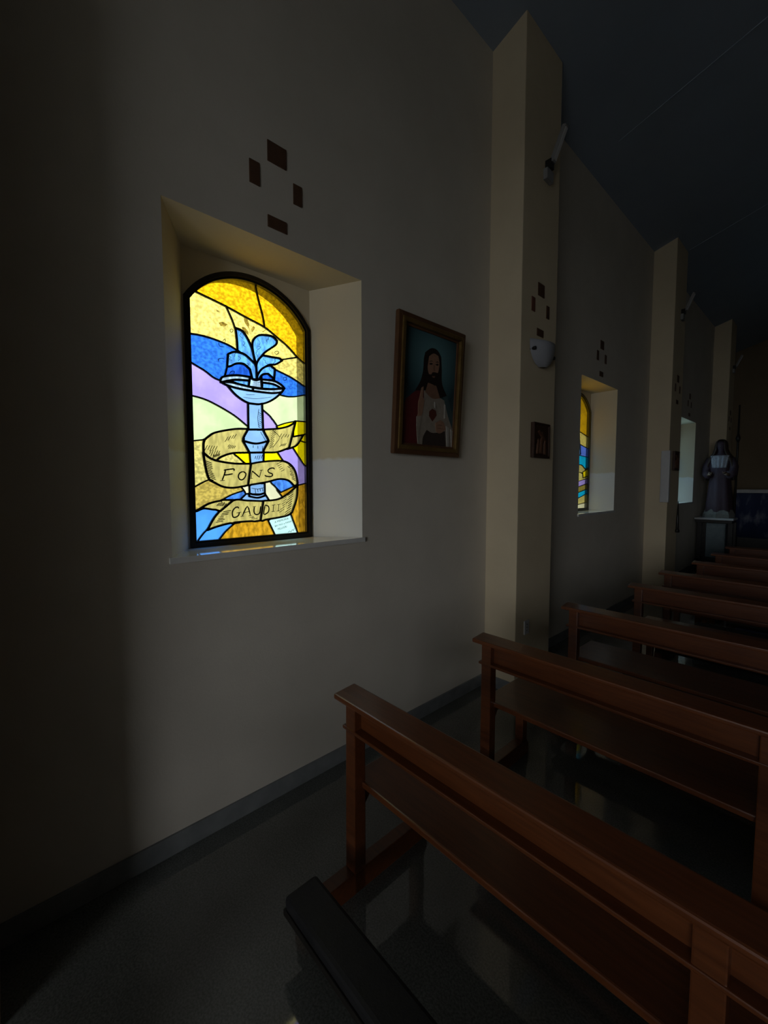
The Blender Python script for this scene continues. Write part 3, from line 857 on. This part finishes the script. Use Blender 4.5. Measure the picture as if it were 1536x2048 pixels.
# ------------------------------------------------------------------ small fittings
t = empty('power_socket', (PD, PILY[0] + .16, .50)); tag(t, 'small white power socket low on the nearest pilaster', 'socket')
MB().box(0, .009, -.035, .035, -.055, .055).build('plate', M['white'], t, bevel=.003)
for z in (-.025, 0, .025): MB().tube([(.008, 0, z), (.0105, 0, z)], .005, 8).build('pin_hole', M['black'], t)
t = empty('white_wall_box', (.195, PILY[1], 1.39)); tag(t, 'slim tall white box fixed to the corner of the second pilaster', 'box')
MB().box(0, .105, -.06, 0, 0, .715).build('casing', M['white'], t, bevel=.006)
MB().box(.012, .093, -.066, -.06, .02, .695).build('cover', M['white'], t, bevel=.003)
t = empty('hanging_pole', (PD, PILY[1] + .50, .93)); tag(t, 'narrow black tapered pole hanging below the second plaque', 'pole')
MB().tube([(.02, 0, 0), (.02, 0, .03), (.02, 0, .05), (.02, 0, .2), (.02, 0, .46)], [.03, .032, .02, .017, .004], 10).build('shaft', M['black'], t, smooth=True)
MB().tube([(0, 0, .44), (.02, 0, .44)], .004, 8).build('hook', M['grey'], t)

# ------------------------------------------------------------------ pews
def make_pew():
    t = empty('church_pew'); L = 3.4; W = M['wood']
    MB().add([(0, 0, .772), (L, 0, .772), (L, .105, .780), (0, .105, .780), (0, 0, .793), (L, 0, .793), (L, .105, .803), (0, .105, .803)],
             [(0,3,2,1),(4,5,6,7),(0,1,5,4),(1,2,6,5),(2,3,7,6),(3,0,4,7)]).build('top_rail', W, t, bevel=.006)
    MB().box(.035, L-.035, .058, .078, .668, .778).build('back_board', W, t, bevel=.002)
    MB().box(.028, L-.028, .022, .084, .655, .669).build('lip_moulding', W, t, bevel=.004)
    MB().box(.035, L-.035, .062, .445, .424, .450).build('seat', W, t, bevel=.006)
    for x in (.045, 1.175, 2.25, L - .105):
        MB().prism_x([(.022, .0), (.080, .0), (.078, .774), (.026, .774)], x, x + .058).build('post', W, t, bevel=.004)
        MB().box(x + .004, x + .054, .385, .435, .085, .424).build('leg', W, t, bevel=.004)
        MB().prism_x([(-.215, 0), (.45, 0), (.45, .06), (.43, .088), (-.205, .088), (-.215, .07)], x, x + .058).build('runner', W, t, bevel=.004)
        MB().prism_x([(.080, .424), (.30, .424), (.28, .395), (.12, .38), (.080, .33)], x + .012, x + .046).build('seat_bracket', W, t, bevel=.003)
        MB().box(x + .006, x + .052, -.212, -.165, .085, .135).build('kneeler_block', M['stand'], t, bevel=.003)
    kb = MB().box(.09, L - .09, -.285, -.150, .132, .156).build('kneeler_board', M['stand'], t, bevel=.003)
    p = MB().box(.095, L - .095, -.282, -.153, .154, .203).build('kneeler_pad', M['pad'], kb, bevel=.014)
    return t
def copy_tree(o, parent=None):
    c = o.copy(); COL.objects.link(c); c.parent = parent
    for ch in list(o.children): copy_tree(ch, c)
    return c
PEWS = ((.590, .955), (.600, 1.870), (.650, 2.830), (.750, 3.840), (.770, 4.630), (.860, 5.490), (.880, 6.350), (.890, 7.200), (.700, -.500))
ordn = ('nearest dark wooden pew, its black kneeler pad showing in the foreground', 'second dark wooden pew from the front of the view, behind the nearest',
        'third dark wooden pew counting away from the viewer', 'fourth dark wooden pew counting away from the viewer', 'fifth dark wooden pew counting away from the viewer',
        'sixth dark wooden pew counting away from the viewer', 'seventh dark wooden pew counting away from the viewer', 'farthest dark wooden pew, just before the statue', 'dark wooden pew standing just behind the viewpoint')
proto = make_pew()
for k, (x, y) in enumerate(PEWS):
    o = proto if k == 0 else copy_tree(proto)
    o.location = (x, y, 0); tag(o, ordn[k], 'pew', 'wooden pews in a row along the side wall')

# ------------------------------------------------------------------ statue on its stand
SY = 10.0
t = empty('statue_stand', (.33, SY, 0)); tag(t, 'black wooden stand with a pale top edge carrying the statue', 'stand')
MB().box(-.29, .29, -.24, .24, .985, 1.02).build('top', M['paleedge'], t, bevel=.004)
MB().box(-.27, .27, -.22, .22, .93, .985).build('apron', M['stand'], t, bevel=.004)
for x in (-.25, .21):
    for y in (-.20, .16): MB().box(x, x + .07, y, y + .07, 0, .93).build('leg', M['stand'], t, bevel=.004)
MB().box(-.27, .27, -.20, .20, .20, .23).build('lower_shelf', M['stand'], t, bevel=.003)
t = empty('storage_box', (.32, SY + .42, 0)); tag(t, 'pale teal covered box on the floor behind the statue stand', 'box')
MB().box(-.2, .12, -.15, .15, 0, .86).build('body', M['teal'], t, bevel=.01)
MB().box(-.21, .13, -.16, .16, .86, .89).build('lid', M['teal'], t, bevel=.006)

t = empty('statue', (.36, SY, 1.02)); tag(t, 'veiled statue in a dark purple habit with a white bib', 'statue')
def ring(cx, cy, z, rx, ry, n=24, fold=0, ph=0):
    return [(cx + (rx + fold*math.sin(7*a + ph))*math.cos(a), cy + (ry + fold*math.sin(7*a + ph))*math.sin(a), z) for a in [2*math.pi*k/n for k in range(n)]]
prof = [(0.06, .20, .17, .016), (.12, .205, .17, .018), (.3, .19, .15, .018), (.5, .175, .135, .014), (.70, .16, .12, .010), (.85, .15, .11, .006), (.98, .165, .115, .004),
        (1.08, .18, .115, 0), (1.15, .165, .10, 0), (1.19, .085, .075, 0), (1.22, .055, .058, 0), (1.25, .052, .056, 0), (1.28, .066, .072, 0), (1.33, .080, .088, 0), (1.38, .078, .086, 0), (1.42, .055, .06, 0), (1.435, .02, .02, 0)]
body = MB().loft([ring(0, .01*(z > 1.2)*-1, z, rx, ry, fold=f, ph=z*2) for z, rx, ry, f in prof])
body.build('figure', M['habit'], t, smooth=True)
for sx in (-1, 1):     # sleeves, bent forearms and hands
    MB().tube([(sx*.15, 0, 1.10), (sx*.20, -.02, .95), (sx*.20, -.06, .82), (sx*.15, -.15, .80)], [.065, .07, .068, .075], 12).build('sleeve', M['habit'], t, smooth=True)
    MB().tube([(sx*.15, -.14, .80), (sx*.125, -.20, .815), (sx*.115, -.235, .82)], [.03, .026, .028], 10).build('hand', M['skin_st'], t, smooth=True)
    for q in range(4):
        MB().tube([(sx*(.100 + .011*q), -.235, .818 + .006*q), (sx*(.088 + .011*q), -.27, .83 + .006*q), (sx*(.080 + .011*q), -.295, .826 + .006*q)], [.008, .0075, .005], 6).build('finger', M['skin_st'], t, smooth=True)
    MB().tube([(sx*.10, -.215, .835), (sx*.082, -.235, .85), (sx*.075, -.255, .852)], [.009, .008, .005], 6).build('thumb', M['skin_st'], t, smooth=True)
face = MB().loft([ring(0, -.030, z, rx, ry, 20) for z, rx, ry in ((1.262, .02, .03), (1.285, .042, .050), (1.315, .056, .062), (1.345, .062, .066), (1.375, .060, .064), (1.40, .045, .05))])
fo = face.build('face', M['skin_st'], t, smooth=True)
MB().add([(-.009, -.088, 1.318), (.009, -.088, 1.318), (0, -.107, 1.322), (0, -.092, 1.352)], [(0,1,2),(0,2,3),(1,3,2),(0,3,1)]).build('nose', M['skin_st'], fo)
for sx in (-1, 1): MB().tube([(sx*.012, -.094, 1.350), (sx*.024, -.093, 1.352), (sx*.036, -.085, 1.349)], [.002, .005, .002], 6).build('eye', M['veil'], fo)
MB().tube([(-.018, -.086, 1.298), (0, -.090, 1.300), (.018, -.086, 1.298)], [.002, .004, .002], 6).build('mouth', M['habit'], fo)
vr = []
for z, rx, ry, op in ((.70, .235, .16, 1.1), (.85, .235, .155, 1.0), (1.0, .22, .15, .9), (1.12, .19, .135, .75), (1.2, .135, .12, .62), (1.28, .105, .11, .6), (1.36, .098, .105, .62), (1.42, .082, .09, .68), (1.455, .05, .055, .8), (1.465, .012, .012, .9)):
    pts = []
    for k in range(25):
        a = -math.pi/2 + op + (2*math.pi - 2*op)*k/24
        pts.append((rx*math.cos(a)*(1 + .03*math.sin(9*a)), ry*math.sin(a), z))
    vr.append(pts + [(x*.93, y*.93, z_) for x, y, z_ in pts[::-1]])
MB().loft(vr).build('veil', M['veil'], t, smooth=True)
br = []
for k in range(7):
    s = k/6; row = []
    for i in range(15):
        a = -math.pi/2 + (-.95 + 1.9*i/14)*(1 - .25*s)
        row.append(((.168 + .012*(1-s))*math.cos(a), (.128 + .012*math.sin(i*2.1))*math.sin(a), 1.16 - .23*s))
    br.append(row + [(x*.9, y*.9, z_) for x, y, z_ in row[::-1]])
MB().loft(br).build('bib', M['bib'], t, smooth=True)
MB().loft([ring(0, 0, z, rx, ry, 16, .012, z*9) for z, rx, ry in ((0, .25, .21), (.07, .24, .2), (.15, .20, .16), (.22, .13, .10))]).build('rock_base', M['rock'], t)
t = empty('processional_staff', (.535, SY + .45, 0)); tag(t, 'tall dark staff standing behind the statue', 'staff')
MB().tube([(0, 0, .04), (0, 0, 2.3), (0, 0, 3.15)], [.02, .018, .012], 10).build('shaft', M['stand'], t, smooth=True)
MB().tube([(0, 0, 2.45), (0, 0, 2.52), (0, 0, 2.60)], [.018, .04, .018], 10).build('knop', M['stand'], t, smooth=True)
MB().loft([ring(0, 0, z, r, r, 14) for z, r in ((0, .07), (.03, .07), (.05, .04), (.08, .025))]).build('foot', M['stand'], t)

# ------------------------------------------------------------------ altar with blue cloth
def blue_mat():
    mt, nt, b = new_mat('deep_blue_altar_cloth')
    r = ramp2(nt, noise(nt, 3.0, 4, .55, stretch=(2.0, 1, .9)), (.012, .022, .075), (.20, .21, .26), .52, .74)
    nt.links.new(r, b.inputs['Base Color']); b.inputs['Roughness'].default_value = .75
    return mt
t = empty('altar', (.46, 11.0, 0)); tag(t, 'altar hung with a deep blue cloth under a white top', 'altar')
MB().box(.05, 2.35, .06, .74, 0, 1.46).build('table_body', M['stand'], t, bevel=.01)
cl = MB(); n = 60; top = []; bot = []
for i in range(n + 1):
    x = 2.4*i/n; d = .018*math.sin(i*1.1) + .010*math.sin(i*.47)
    top.append((x, .03, 1.47)); bot.append((x, .02 + d*.9, .58))
cl.v = top + bot + [(x, y + .012, z) for x, y, z in top] + [(x, y + .012, z) for x, y, z in bot]; q = n + 1
for i in range(n):
    cl.f += [(i, i+1, q+i+1, q+i), (2*q+i, 3*q+i, 3*q+i+1, 2*q+i+1), (q+i, q+i+1, 3*q+i+1, 3*q+i)]
cl.build('altar_cloth', blue_mat(), t, smooth=True)
MB().box(-.02, 2.42, -.005, .8, 1.475, 1.545).build('top_slab', M['paleedge'], t, bevel=.006)
